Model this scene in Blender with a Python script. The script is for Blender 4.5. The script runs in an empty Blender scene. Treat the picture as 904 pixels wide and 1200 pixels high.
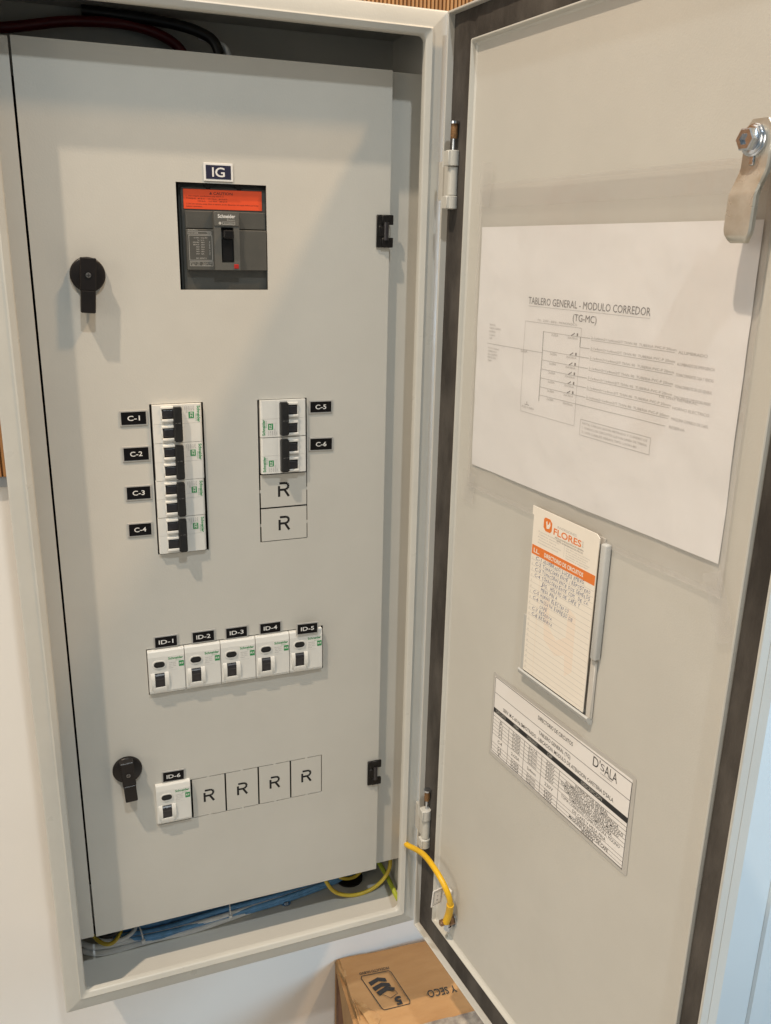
import bpy, bmesh, math, random
from mathutils import Matrix, Vector, noise as mnoise
random.seed(7)
S = 0.001                      # everything below is authored in millimetres
scene = bpy.context.scene
col = scene.collection

# ------------------------------------------------------------------ camera
cam_data = bpy.data.cameras.new('camera'); cam = bpy.data.objects.new('camera', cam_data); col.objects.link(cam)
cam_data.sensor_fit = 'VERTICAL'; cam_data.sensor_height = 24.0; cam_data.lens = 1024.25 / 1200 * 24
cam_data.clip_start = 0.01; cam_data.clip_end = 60
r_ = Vector((0.93454339, -0.35524436, 0.0207388)); u_ = Vector((0.08718655, 0.28508655, 0.95452824)); w_ = Vector((0.34500313, 0.89023992, -0.29739828))
cam.matrix_world = Matrix(((r_[0], u_[0], -w_[0], 6.27*S), (r_[1], u_[1], -w_[1], -817.12*S), (r_[2], u_[2], -w_[2], -146.62*S), (0, 0, 0, 1)))
scene.camera = cam

# ------------------------------------------------------------------ light
scene.view_settings.view_transform = 'Standard'; scene.view_settings.look = 'None'
scene.view_settings.exposure = 0.08; scene.view_settings.gamma = 1.0
world = bpy.data.worlds.new('World'); scene.world = world; world.use_nodes = True
bg = world.node_tree.nodes['Background']; bg.inputs[0].default_value = (0.64, 0.75, 0.78, 1); bg.inputs[1].default_value = 0.29

def lamp(name, pos, target, size, power, color, spread=None):
    d = bpy.data.lights.new(name, 'AREA'); d.shape = 'DISK'; d.size = size*S; d.energy = power; d.color = color
    if spread: d.spread = math.radians(spread)
    o = bpy.data.objects.new(name, d); col.objects.link(o)
    o.location = Vector(pos)*S
    o.rotation_euler = (Vector(target) - Vector(pos)).to_track_quat('-Z', 'Y').to_euler()
    return o
lamp('ceiling_lamp', (-1600, -1150, 3700), (150, 0, -450), 90, 160, (1.0, 0.81, 0.61))
lamp('ceiling_lamp', (1900, -1100, 2560), (150, 0, -450), 240, 64, (1.0, 0.66, 0.35))
lamp('door_fill', (-2600, -1300, 200), (360, -200, -450), 1300, 17, (1.0, 0.88, 0.72))  # added soft fill standing for room bounce, brightens the open door
lamp('ceiling_lamp', (150, -1700, 2140), (150, 0, -450), 90, 29, (0.90, 0.97, 1.0))
lamp('window_light', (1900, -1300, -300), (1000, 110, -900), 900, 26, (0.50, 0.76, 1.0))

# ------------------------------------------------------------------ materials
M = {}
def mat(name, color, rough=0.5, metal=0.0, bump=0.0, bscale=400, var=0.0, vscale=20, spec=0.5, stretch=(1,1,1), coat=0.0, col2=None, lo=0.35, hi=0.65, detail=4, rvar=0.0, bdist=0.0006):
    m = bpy.data.materials.new(name); m.use_nodes = True; nt = m.node_tree; b = nt.nodes['Principled BSDF']
    b.inputs['Base Color'].default_value = (*color, 1); b.inputs['Roughness'].default_value = rough; b.inputs['Metallic'].default_value = metal
    b.inputs['Specular IOR Level'].default_value = spec
    if coat: b.inputs['Coat Weight'].default_value = coat; b.inputs['Coat Roughness'].default_value = 0.15
    tc = nt.nodes.new('ShaderNodeTexCoord'); mp = nt.nodes.new('ShaderNodeMapping'); mp.inputs['Scale'].default_value = stretch
    nt.links.new(tc.outputs['Object'], mp.inputs[0])
    if var or col2:
        n = nt.nodes.new('ShaderNodeTexNoise'); n.inputs['Scale'].default_value = vscale; n.inputs['Detail'].default_value = detail; n.inputs['Roughness'].default_value = 0.6
        nt.links.new(mp.outputs[0], n.inputs[0])
        r = nt.nodes.new('ShaderNodeValToRGB'); nt.links.new(n.outputs[0], r.inputs[0])
        r.color_ramp.elements[0].position = lo; r.color_ramp.elements[1].position = hi
        c2 = col2 if col2 else tuple(max(0, c*(1-var)) for c in color)
        r.color_ramp.elements[0].color = (*c2, 1); r.color_ramp.elements[1].color = (*color, 1)
        nt.links.new(r.outputs[0], b.inputs['Base Color'])
    if rvar:
        n3 = nt.nodes.new('ShaderNodeTexNoise'); n3.inputs['Scale'].default_value = 45; n3.inputs['Detail'].default_value = 5
        nt.links.new(mp.outputs[0], n3.inputs[0])
        mr = nt.nodes.new('ShaderNodeMapRange'); mr.inputs[1].default_value = 0.3; mr.inputs[2].default_value = 0.7
        mr.inputs[3].default_value = rough - rvar; mr.inputs[4].default_value = rough + rvar
        nt.links.new(n3.outputs[0], mr.inputs[0]); nt.links.new(mr.outputs[0], b.inputs['Roughness'])
    if bump:
        n2 = nt.nodes.new('ShaderNodeTexNoise'); n2.inputs['Scale'].default_value = bscale; n2.inputs['Detail'].default_value = 3
        nt.links.new(mp.outputs[0], n2.inputs[0])
        bp = nt.nodes.new('ShaderNodeBump'); bp.inputs['Strength'].default_value = bump; bp.inputs['Distance'].default_value = bdist
        nt.links.new(n2.outputs[0], bp.inputs['Height']); nt.links.new(bp.outputs[0], b.inputs['Normal'])
    M[name] = m; return m

mat('powder_coat', (0.57, 0.553, 0.505), 0.42, bump=0.16, bscale=650, var=0.05, vscale=9, rvar=0.07)
mat('powder_coat_shiny', (0.57, 0.555, 0.505), 0.34, bump=0.12, bscale=500, var=0.07, vscale=14, rvar=0.08)
mat('white_plastic', (0.74, 0.73, 0.69), 0.38, var=0.04, vscale=60, bump=0.04, bscale=900)
mat('ivory_plastic', (0.78, 0.76, 0.71), 0.30, var=0.03, vscale=50)
mat('black_plastic', (0.008, 0.007, 0.007), 0.38, spec=0.3, bump=0.08, bscale=900, var=0.25, vscale=90)
mat('knob_plastic', (0.012, 0.009, 0.008), 0.36, spec=0.35, bump=0.06, bscale=700, var=0.2, vscale=60)
mat('toggle_plastic', (0.018, 0.018, 0.018), 0.42, spec=0.35, bump=0.1, bscale=900, var=0.3, vscale=120)
mat('smoke_plastic', (0.030, 0.027, 0.030), 0.30, var=0.4, vscale=160)
mat('dark_gap', (0.006, 0.005, 0.005), 0.8)  # solid near-black that stands in for shade inside gaps and cuts
mat('grey_plastic', (0.082, 0.08, 0.071), 0.45, bump=0.1, bscale=900, var=0.12, vscale=50)
mat('grey_plastic_light', (0.11, 0.107, 0.096), 0.42, bump=0.08, bscale=900, var=0.1, vscale=50)
mat('orange_label', (0.78, 0.085, 0.022), 0.45, var=0.06, vscale=40)
mat('red_plastic', (0.38, 0.02, 0.015), 0.35)
mat('print_black', (0.018, 0.017, 0.018), 0.6)
mat('print_dim', (0.13, 0.12, 0.12), 0.7)
mat('print_title', (0.20, 0.19, 0.19), 0.7)
mat('print_soft', (0.50, 0.48, 0.47), 0.7)
mat('print_grey', (0.30, 0.29, 0.285), 0.7)
mat('print_light', (0.46, 0.45, 0.42), 0.7)
mat('print_faint', (0.40, 0.38, 0.365), 0.7)
mat('print_white', (0.75, 0.74, 0.72), 0.6)
mat('print_green', (0.02, 0.26, 0.075), 0.5)
mat('print_orange', (0.78, 0.20, 0.03), 0.5)
mat('print_pale_orange', (0.80, 0.63, 0.49), 0.7)
mat('print_watermark', (0.85, 0.745, 0.635), 0.7)
mat('print_blue', (0.09, 0.12, 0.24), 0.7)
mat('print_red_dark', (0.16, 0.02, 0.01), 0.6)
mat('tag_black', (0.005, 0.004, 0.005), 0.45, var=0.3, vscale=60, spec=0.2)
mat('tag_navy', (0.022, 0.022, 0.05), 0.35)
mat('tag_silver', (0.42, 0.41, 0.39), 0.4, var=0.08, vscale=90)
mat('gasket_foam', (0.110, 0.098, 0.086), 0.85, bump=0.6, bscale=420, col2=(0.030, 0.025, 0.021), vscale=22, stretch=(1, 1, .4), lo=0.38, hi=0.74, detail=10)
mat('paper', (0.83, 0.82, 0.82), 0.6, bump=0.6, bdist=0.005, bscale=11, var=0.03, vscale=8)
mat('card_paper', (0.86, 0.80, 0.71), 0.6, var=0.03, vscale=25)
mat('sticker_paper', (0.84, 0.81, 0.785), 0.4, var=0.02, vscale=25)
mat('laminate', (0.50, 0.48, 0.445), 0.25, var=0.05, vscale=30)
mat('holder_plastic', (0.52, 0.52, 0.50), 0.25, var=0.05, vscale=30)
mat('holder_clear', (0.62, 0.59, 0.54), 0.2, var=0.08, vscale=30)
mat('zinc_yellow', (0.64, 0.615, 0.55), 0.30, metal=0.6, bump=0.25, bscale=220, col2=(0.50, 0.465, 0.39), vscale=60, rvar=0.1)
mat('zinc_bright', (0.70, 0.74, 0.80), 0.18, metal=1.0, bump=0.1, bscale=300, var=0.25, vscale=120)
mat('screw_dark', (0.20, 0.19, 0.18), 0.4, metal=0.8)
mat('brass', (0.45, 0.27, 0.16), 0.35, metal=0.9, var=0.4, vscale=200, bump=0.2, bscale=500)
mat('rust', (0.32, 0.17, 0.07), 0.6, metal=0.4, var=0.5, vscale=500, bump=0.4, bscale=800)
mat('wire_yellow', (0.80, 0.47, 0.01), 0.38, bump=0.08, bscale=300, var=0.12, vscale=60)
mat('wire_yellow_dull', (0.74, 0.55, 0.06), 0.42, var=0.15, vscale=60)
mat('wire_blue', (0.16, 0.40, 0.74), 0.4, var=0.3, vscale=70)
mat('wire_pale', (0.88, 0.90, 0.92), 0.4, var=0.1, vscale=60)
mat('wire_black', (0.012, 0.011, 0.011), 0.4)
mat('wire_red', (0.10, 0.004, 0.006), 0.4)
mat('wire_lime', (0.42, 0.50, 0.04), 0.5)
mat('cardboard', (0.42, 0.245, 0.105), 0.75, bump=0.25, bscale=70, col2=(0.35, 0.19, 0.075), vscale=11, stretch=(1, 3, 1), rvar=0.06)
mat('cardboard_pale', (0.44, 0.27, 0.12), 0.8, bump=0.5, bscale=180, col2=(0.33, 0.18, 0.07), vscale=40)
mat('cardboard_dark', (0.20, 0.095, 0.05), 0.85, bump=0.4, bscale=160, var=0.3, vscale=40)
mat('tape', (0.40, 0.36, 0.30), 0.12, bump=0.8, bscale=60, col2=(0.17, 0.14, 0.12), vscale=60)
mat('wall_paint', (0.87, 0.83, 0.78), 0.55, bump=0.15, bscale=90, var=0.04, vscale=3)
mat('cool_light_paint', (0.54, 0.60, 0.63), 0.5, bump=0.1, bscale=90, var=0.03, vscale=5)  # bluish light put into the paint colour
mat('floor_tile', (0.42, 0.40, 0.37), 0.35, var=0.1, vscale=4)
mat('aluminium', (0.42, 0.44, 0.46), 0.4, metal=0.7, var=0.1, vscale=30)
mat('wood', (0.50, 0.255, 0.095), 0.5, bump=0.2, bscale=200, col2=(0.30, 0.135, 0.045), vscale=60, stretch=(1, 1, .06), lo=.3, hi=.7)
# slats differ in tone from one to the next
def film():
    # thin clear film: mostly see-through, faint milky scatter, soft gloss
    m = bpy.data.materials.new('clear_film'); m.use_nodes = True; nt = m.node_tree
    nt.nodes.remove(nt.nodes['Principled BSDF']); out = nt.nodes['Material Output']
    tr = nt.nodes.new('ShaderNodeBsdfTransparent'); tr.inputs[0].default_value = (0.975, 0.97, 0.965, 1)
    gl = nt.nodes.new('ShaderNodeBsdfGlossy'); gl.inputs['Roughness'].default_value = 0.22; gl.inputs[0].default_value = (1, 1, 1, 1)
    df = nt.nodes.new('ShaderNodeBsdfDiffuse'); df.inputs[0].default_value = (0.75, 0.73, 0.72, 1)
    fr = nt.nodes.new('ShaderNodeFresnel'); fr.inputs[0].default_value = 1.35
    n = nt.nodes.new('ShaderNodeTexNoise'); n.inputs['Scale'].default_value = 35; n.inputs['Detail'].default_value = 4
    bp = nt.nodes.new('ShaderNodeBump'); bp.inputs['Strength'].default_value = 0.6; bp.inputs['Distance'].default_value = 0.003
    tc = nt.nodes.new('ShaderNodeTexCoord'); nt.links.new(tc.outputs['Object'], n.inputs[0])
    nt.links.new(n.outputs[0], bp.inputs['Height']); nt.links.new(bp.outputs[0], gl.inputs['Normal']); nt.links.new(bp.outputs[0], fr.inputs['Normal'])
    m1 = nt.nodes.new('ShaderNodeMixShader'); m1.inputs[0].default_value = 0.09
    nt.links.new(tr.outputs[0], m1.inputs[1]); nt.links.new(df.outputs[0], m1.inputs[2])
    m2 = nt.nodes.new('ShaderNodeMixShader'); m2.inputs[0].default_value = 0.06
    nt.links.new(m1.outputs[0], m2.inputs[1]); nt.links.new(gl.outputs[0], m2.inputs[2])
    nt.links.new(m2.outputs[0], out.inputs[0]); M['clear_film'] = m
film()

# ------------------------------------------------------------------ mesh helpers
_gly = {}
def glyphs(s, bold=0.0):
    s = s.replace('I', 'l')
    k = (s, bold)
    if k in _gly: return _gly[k]
    cu = bpy.data.curves.new('t', 'FONT'); cu.body = s; cu.size = 1; cu.resolution_u = 2 if len(s) > 12 else 3; cu.offset = bold
    o = bpy.data.objects.new('t', cu); col.objects.link(o)
    dg = bpy.context.evaluated_depsgraph_get(); dg.update(); me = o.evaluated_get(dg).to_mesh()
    v = [(p.co.x, p.co.y) for p in me.vertices]; f = [tuple(q.vertices) for q in me.polygons]
    o.evaluated_get(dg).to_mesh_clear(); bpy.data.objects.remove(o); bpy.data.curves.remove(cu)
    if not v: v = [(0, 0), (1, 0), (1, 1)]; f = []
    x0 = min(p[0] for p in v); x1 = max(p[0] for p in v)
    _gly[k] = ([(p[0]-x0, p[1]) for p in v], f, x1-x0); return _gly[k]
capH = max(p[1] for p in glyphs('H')[0])

class MB:
    def __init__(s): s.v = []; s.f = []; s.m = []; s.sm = []; s.mats = []
    def mi(s, name):
        if name not in s.mats: s.mats.append(name)
        return s.mats.index(name)
    def add(s, verts, faces, m, smooth=False):
        b = len(s.v); s.v += [tuple(p) for p in verts]
        for f in faces: s.f.append(tuple(b+i for i in f)); s.m.append(s.mi(m)); s.sm.append(smooth)
    def box(s, x0, x1, y0, y1, z0, z1, m, bev=0.0, seg=1, rot=None, piv=None):
        bm = bmesh.new(); bmesh.ops.create_cube(bm, size=1)
        for p in bm.verts: p.co = Vector(((x0+x1)/2+p.co.x*abs(x1-x0), (y0+y1)/2+p.co.y*abs(y1-y0), (z0+z1)/2+p.co.z*abs(z1-z0)))
        if bev: bmesh.ops.bevel(bm, geom=bm.edges[:], offset=bev, segments=seg, affect='EDGES', profile=0.5)
        if rot is not None:
            c = Vector(piv) if piv else Vector(((x0+x1)/2, (y0+y1)/2, (z0+z1)/2))
            for p in bm.verts: p.co = rot @ (p.co - c) + c
        bm.verts.index_update(); s.add([p.co[:] for p in bm.verts], [[q.index for q in f.verts] for f in bm.faces], m, seg > 1); bm.free()
    def prism(s, pts, a, b, m, axis='y', smooth=False):
        """closed outline pts extruded from a to b along axis; pts are (x,z), (y,z) or (x,y)"""
        n = len(pts)
        def P(p, t): return {'y': (p[0], t, p[1]), 'x': (t, p[0], p[1]), 'z': (p[0], p[1], t)}[axis]
        vs = [P(p, a) for p in pts] + [P(p, b) for p in pts]
        s.add(vs, [list(range(n))[::-1], list(range(n, 2*n))] , m)
        s.add(vs, [[i, (i+1) % n, n+(i+1) % n, n+i] for i in range(n)], m, smooth)
    def lathe(s, c, prof, m, axis='y', n=28):
        """prof: (radius, offset along axis)"""
        vs = []; fs = []
        for r, t in prof:
            for k in range(n):
                a = 2*math.pi*k/n; p = (r*math.cos(a), r*math.sin(a))
                vs.append({'y': (c[0]+p[0], c[1]+t, c[2]+p[1]), 'z': (c[0]+p[0], c[1]+p[1], c[2]+t), 'x': (c[0]+t, c[1]+p[0], c[2]+p[1])}[axis])
        for j in range(len(prof)-1):
            for k in range(n): fs.append([j*n+k, j*n+(k+1) % n, (j+1)*n+(k+1) % n, (j+1)*n+k])
        fs.append(list(range(n))); fs.append([(len(prof)-1)*n+k for k in range(n)])
        s.add(vs, fs, m, True)
    def tube(s, pts, r, m, n=10, sub=6):
        P = [Vector(p) for p in pts]; out = []
        if len(P) > 2 and sub > 1:
            for i in range(len(P)-1):
                p0 = P[max(i-1, 0)]; p1 = P[i]; p2 = P[i+1]; p3 = P[min(i+2, len(P)-1)]
                for k in range(sub):
                    t = k/sub
                    out.append(0.5*((2*p1)+(p2-p0)*t+(2*p0-5*p1+4*p2-p3)*t*t+(3*p1-p0-3*p2+p3)*t**3))
            out.append(P[-1])
        else: out = P
        vs = []; fs = []; T = (out[1]-out[0]).normalized(); N = T.orthogonal().normalized()
        for i, p in enumerate(out):
            T = (out[min(i+1, len(out)-1)]-out[max(i-1, 0)]).normalized()
            N = (N - T*N.dot(T)).normalized(); B = T.cross(N)
            for k in range(n):
                a = 2*math.pi*k/n; vs.append((p+r*(math.cos(a)*N+math.sin(a)*B))[:])
        for j in range(len(out)-1):
            for k in range(n): fs.append([j*n+k, j*n+(k+1) % n, (j+1)*n+(k+1) % n, (j+1)*n+k])
        fs.append(list(range(n))); fs.append([(len(out)-1)*n+k for k in range(n)])
        s.add(vs, fs, m, True)
    def text(s, t, x, z, w, h, m, y=-0.05, bold=0.0, align='l', rot=0, shear=0.0):
        """flat lettering on the xz plane; w = width (None: natural), h = cap height, (x, z) = baseline start (or centre / end), rot in degrees"""
        V, F, W = glyphs(t, bold); k = h/capH; kx = (w/W) if w else k
        tw = W*kx; o = {'l': 0, 'c': -tw/2, 'r': -tw}[align]; ca, sa = math.cos(math.radians(rot)), math.sin(math.radians(rot))
        vs = []
        for a, b in V:
            px, pz = a*kx+o+shear*b*k, b*k
            vs.append((x+px*ca-pz*sa, y, z+px*sa+pz*ca))
        s.add(vs, F, m)
    def line(s, x0, z0, x1, z1, w, m, y=-0.05):
        d = Vector((x1-x0, z1-z0)); L = d.length or 1; n = Vector((-d.y, d.x))/L*w/2
        s.add([(x0+n.x, y, z0+n.y), (x0-n.x, y, z0-n.y), (x1-n.x, y, z1-n.y), (x1+n.x, y, z1+n.y)], [(0, 1, 2, 3)], m)
    def frame(s, x0, x1, z0, z1, w, m, y=-0.05):
        s.line(x0, z0, x1, z0, w, m, y); s.line(x0, z1, x1, z1, w, m, y); s.line(x0, z0, x0, z1, w, m, y-.003); s.line(x1, z0, x1, z1, w, m, y-.003)
    def build(s, name, parent=None, off=(0, 0, 0), loc=None, rotz=0, yk=1.0):
        if yk != 1.0: s.v = [(p[0], p[1]*yk if p[1] < 0 else p[1], p[2]) for p in s.v]
        me = bpy.data.meshes.new(name)
        me.from_pydata([((p[0]-off[0])*S, (p[1]-off[1])*S, (p[2]-off[2])*S) for p in s.v], [], s.f)
        for mname in s.mats: me.materials.append(M[mname])
        me.polygons.foreach_set('material_index', s.m); me.polygons.foreach_set('use_smooth', s.sm); me.update()
        bm = bmesh.new(); bm.from_mesh(me); bmesh.ops.recalc_face_normals(bm, faces=bm.faces[:]); bm.to_mesh(me); bm.free()
        if any(s.sm): me.set_sharp_from_angle(angle=math.radians(38))
        o = bpy.data.objects.new(name, me); col.objects.link(o)
        if parent: o.parent = parent
        if loc: o.location = Vector(loc)*S
        if rotz: o.rotation_euler = (0, 0, rotz)
        return o

def tag(o, label=None, cat=None, group=None, kind=None):
    if label: o['label'] = label
    if cat: o['category'] = cat
    if group: o['group'] = group
    if kind: o['kind'] = kind
    return o
def thing(name, label, cat, loc, rot=(0, 0, 0), group=None):
    o = bpy.data.objects.new(name, None); col.objects.link(o); o.empty_display_size = 0.02
    o.location = Vector(loc)*S; o.rotation_euler = rot
    return tag(o, label, cat, group)
def copy_tree(o, parent=None):
    c = o.copy(); col.objects.link(c)
    if parent: c.parent = parent
    for ch in list(o.children): copy_tree(ch, c)
    return c

DOOR_ANG = -math.radians(84.075); DOOR_O = (368, -108.63, 0)     # local: x away from the hinge, -y towards the viewer, z up
def door_thing(name, label, cat, x, z, h=0.0, group=None, roll=0.0):
    R = Matrix.Rotation(DOOR_ANG, 4, 'Z'); p = R @ Vector((x, -h, 0)) + Vector(DOOR_O)
    o = thing(name, label, cat, (p.x, p.y, z), (0, 0, 0), group)
    o.rotation_euler = (R @ Matrix.Rotation(roll, 4, 'Y')).to_euler(); return o

# ------------------------------------------------------------------ setting
WY = 110.0
b = MB()
b.box(-2500, 2600, WY, WY+12, -1600, 1500, 'wall_paint')
b.build('wall').__setitem__('kind', 'structure')
b = MB(); b.box(-2500, 2600, -3200, WY, -1612, -1600, 'floor_tile'); b.build('floor')['kind'] = 'structure'
b = MB(); b.box(650, 2600, WY-8, WY-.4, -1600, -400, 'cool_light_paint'); b.build('cool_light_panel')['kind'] = 'structure'  # added panel over the plaster, its colour carries the cool light
# slatted wood cladding above the plaster, aluminium strip under it
cl = thing('wood_cladding', 'fluted brown wood cladding on the wall above and behind the cabinet', 'cladding', (150, WY-4, -390))
b = MB(); b.box(-700, 900, WY-3, WY-.3, -380, 520, 'wood'); b.build('backing_board', cl, off=(150, WY-4, -390))
b = MB(); x = -700
while x < 896:
    d = random.uniform(-.4, .4)
    b.prism([(x, WY-3.1), (x+.8, WY-6.2+d), (x+2.9, WY-6.4+d), (x+3.7, WY-3.1)], -380, 520, 'wood', 'z'); x += 4.3
o = b.build('slats', cl, off=(150, WY-4, -390)); o['kind'] = 'stuff'
b = MB(); b.box(-700, 900, WY-5, WY-.3, -391, -380.3, 'aluminium', .6); b.build('edge_strip', cl, off=(150, WY-4, -390))
# vertical trim far right
b = MB(); b.prism([(1086, WY-.3), (1086, WY-9), (1090, WY-13), (1120, WY-13), (1124, WY-9), (1124, WY-.3)], -1600, 900, 'cool_light_paint', 'z')
tag(b.build('corner_trim', off=(1105, WY, -1600), loc=(1105, WY, -1600)), 'pale painted vertical trim on the white wall at far right beyond the open door', 'trim')

# ------------------------------------------------------------------ cabinet
EX0, EX1, EZ0, EZ1 = -36.1, 360.3, -929.6, 45.8
OFF = (160, 0, EZ0)
enc = thing('electrical_cabinet', 'tall light grey steel cabinet on the wall with its door swung open to the right', 'electrical cabinet', OFF)

def ring_sweep(b, prof, m, x0, x1, z0, z1, rad, closed=True, smooth=True, y_is=1, seg=5):
    """prof: (inset, y). Sweeps round the rectangle; the corner radius comes from rad(inset)"""
    loops = []
    for o, y in prof:
        a0, a1, c0, c1 = x0+o, x1-o, z0+o, z1-o; r = max(rad(o), 0.01); pts = []
        for cx, cz, st in ((a1-r, c1-r, 0), (a0+r, c1-r, 90), (a0+r, c0+r, 180), (a1-r, c0+r, 270)):
            for k in range(seg+1):
                a = math.radians(st+90*k/seg); pts.append((cx+r*math.cos(a), y, cz+r*math.sin(a)))
        loops.append(pts)
    n = len(loops[0]); vs = [p for l in loops for p in l]; fs = []
    for j in range(len(loops) - (0 if closed else 1)):
        j2 = (j+1) % len(loops)
        for k in range(n): fs.append([j*n+k, j*n+(k+1) % n, j2*n+(k+1) % n, j2*n+k])
    b.add(vs, fs, m, smooth)

b = MB()
ring_sweep(b, [(0, WY-8), (0, -20), (1.6, -20), (1.6, WY-9)], 'powder_coat', EX0, EX1, EZ0, EZ1, lambda o: .5, smooth=False)
b.box(EX0+1.7, EX1-1.7, WY-11, WY-9.2, EZ0+1.7, EZ1-1.7, 'powder_coat')
b.build('cabinet_body', enc, OFF)
b = MB()
ring_sweep(b, [(0, -20.1), (0, -29.5), (.5, -30.6), (1.6, -31.2), (12.5, -31.8), (14.4, -32.2), (15.0, -33.3), (15.8, -33.6), (16.6, -33.1), (19.6, -32.0), (20.7, -31.2), (21.2, -30), (21.2, -25), (20.2, -25), (20.1, -29.2), (18.2, -29.6), (2.6, -28.5), (1.7, -26), (1.7, -20.1)],
           'powder_coat_shiny', EX0, EX1, EZ0, EZ1, lambda o: .8 if o < 13 else (o-12)*0.55)
b.build('front_rim', enc, OFF)
# mounting frame that carries the inner door
b = MB()
b.box(-33, -2.0, 0.2, 1.7, -868, -0.6, 'powder_coat', .3); b.box(-33, -31.5, 1.7, 60, -868, -0.6, 'powder_coat')
b.box(-3.5, -2.0, 1.8, 20, -868, -0.6, 'powder_coat')
b.box(300, 355.6, 7, 8.5, -867.2, 0.2, 'powder_coat', .3); b.box(354.1, 355.6, 8.6, 70, -867.2, 0.2, 'powder_coat')
b.box(6, 353, 30, 31.5, -40, -6, 'powder_coat'); b.box(6, 353, 30, 31.5, -862, -830, 'powder_coat')
b.build('mounting_frame', enc, OFF)

# inner door with its cut-outs
W, H = 320.8, -868.6
holes = [(122, 201.7, -193.2, -102.6), (88.6, 137.6, -441.6, -295.0), (189.0, 238.0, -439.6, -295.2), (71.4, 254.3, -590.2, -539.6), (71.4, 253.0, -745.4, -697.2)]
def sheet(b, x0, x1, z0, z1, y0, y1, holes, m, edge='dark_gap'):
    xs = sorted({x0, x1, *[h[0] for h in holes], *[h[1] for h in holes]}); zs = sorted({z0, z1, *[h[2] for h in holes], *[h[3] for h in holes]})
    def solid(i, j):
        if not (0 <= i < len(xs)-1 and 0 <= j < len(zs)-1): return False
        cx, cz = (xs[i]+xs[i+1])/2, (zs[j]+zs[j+1])/2
        return not any(h[0] < cx < h[1] and h[2] < cz < h[3] for h in holes)
    for i in range(len(xs)-1):
        for j in range(len(zs)-1):
            if not solid(i, j): continue
            a, c, d, e = xs[i], xs[i+1], zs[j], zs[j+1]
            b.add([(a, y0, d), (c, y0, d), (c, y0, e), (a, y0, e)], [(0, 1, 2, 3)], m)
            b.add([(a, y1, d), (c, y1, d), (c, y1, e), (a, y1, e)], [(3, 2, 1, 0)], m)
            for di, dj, q in ((-1, 0, [(a, d), (a, e)]), (1, 0, [(c, d), (c, e)]), (0, -1, [(a, d), (c, d)]), (0, 1, [(a, e), (c, e)])):
                if not solid(i+di, j+dj):
                    inner = 0 <= i+di < len(xs)-1 and 0 <= j+dj < len(zs)-1
                    b.add([(q[0][0], y0, q[0][1]), (q[1][0], y0, q[1][1]), (q[1][0], y1, q[1][1]), (q[0][0], y1, q[0][1])], [(0, 1, 2, 3)], m)
b = MB(); sheet(b, 0, W, H, 0, 0, 1.5, holes, 'powder_coat')
b.box(.02, 1.5, 1.52, 16, H+.02, -.02, 'powder_coat'); b.box(W-1.5, W-.02, 1.52, 5.5, H+.02, -.02, 'powder_coat')
b.box(1.6, W-1.6, 1.52, 16, -1.5, -.02, 'powder_coat'); b.box(1.6, W-1.6, 1.52, 16, H+.02, H+1.5, 'powder_coat')
# near-black sheet added behind the openings in place of interior shade
b.box(-20, 340, 62, 64, -850, -20, 'dark_gap')
inner = b.build('inner_door', enc, OFF)
def knockout(x0, x1, z0, z1, orient):
    b = MB(); g = 0.9; gx = .9
    a, c, d, e = x0+gx, x1-gx, z0+g, z1-g
    b.add([(a, 0, d), (c, 0, d), (c, 0, e), (a, 0, e), (a, 1.5, d), (c, 1.5, d), (c, 1.5, e), (a, 1.5, e)],
          [(0, 1, 2, 3), (7, 6, 5, 4), (0, 4, 5, 1), (1, 5, 6, 2), (2, 6, 7, 3), (3, 7, 4, 0)], 'powder_coat')
    mx, mz = (x0+x1)/2, (z0+z1)/2
    if orient == 'h':   # bridges in the middle of top and bottom slots
        for zz in ((z0, d), (e, z1)): b.box(mx-1.2, mx+1.2, .02, 1.4, zz[0], zz[1], 'powder_coat')
    else:
        for xx in ((x0, a), (c, x1)): b.box(xx[0], xx[1], .02, 1.4, mz-1.4, mz+1.4, 'powder_coat')
    # laser-cut R: stem, bowl and leg painted as near-black strips for shade in cuts
    w = 2.3
    L, Rr, B, T = mx-4.8, mx+4.9, mz-6.6, mz+7.2
    y = -0.06
    b.line(L, B, L, T-2.6, w, 'dark_gap', y); b.line(L+.4, T, Rr-3, T, w, 'dark_gap', y)
    pts = [(Rr-3, T), (Rr-1.3, T-.6), (Rr-.3, T-2), (Rr-.2, T-3.6), (Rr-1, T-5.4), (Rr-2.4, T-6.3), (Rr-3.4, T-6.5)]
    for p, q in zip(pts, pts[1:]): b.line(*p, *q, w, 'dark_gap', y-.002)
    b.line(L, T-6.7, Rr-3.4, T-6.7, w, 'dark_gap', y-.004); b.line(Rr-4.2, T-6.6, Rr+.2, B, w, 'dark_gap', y-.006)
    return b.build('knockout_plate', inner, OFF)
knockout(189.6, 238.0, -404.3, -369.2, 'v'); knockout(189.6, 238.0, -439.6, -404.3, 'v')
for k in range(4): knockout(108.6+36.1*k, 108.6+36.1*(k+1), -745.4, -697.2, 'h')
b = MB(); b.box(200, 212, 3, 12, -439, -370, 'dark_gap'); b.build('din_rail', enc, OFF)

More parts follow.
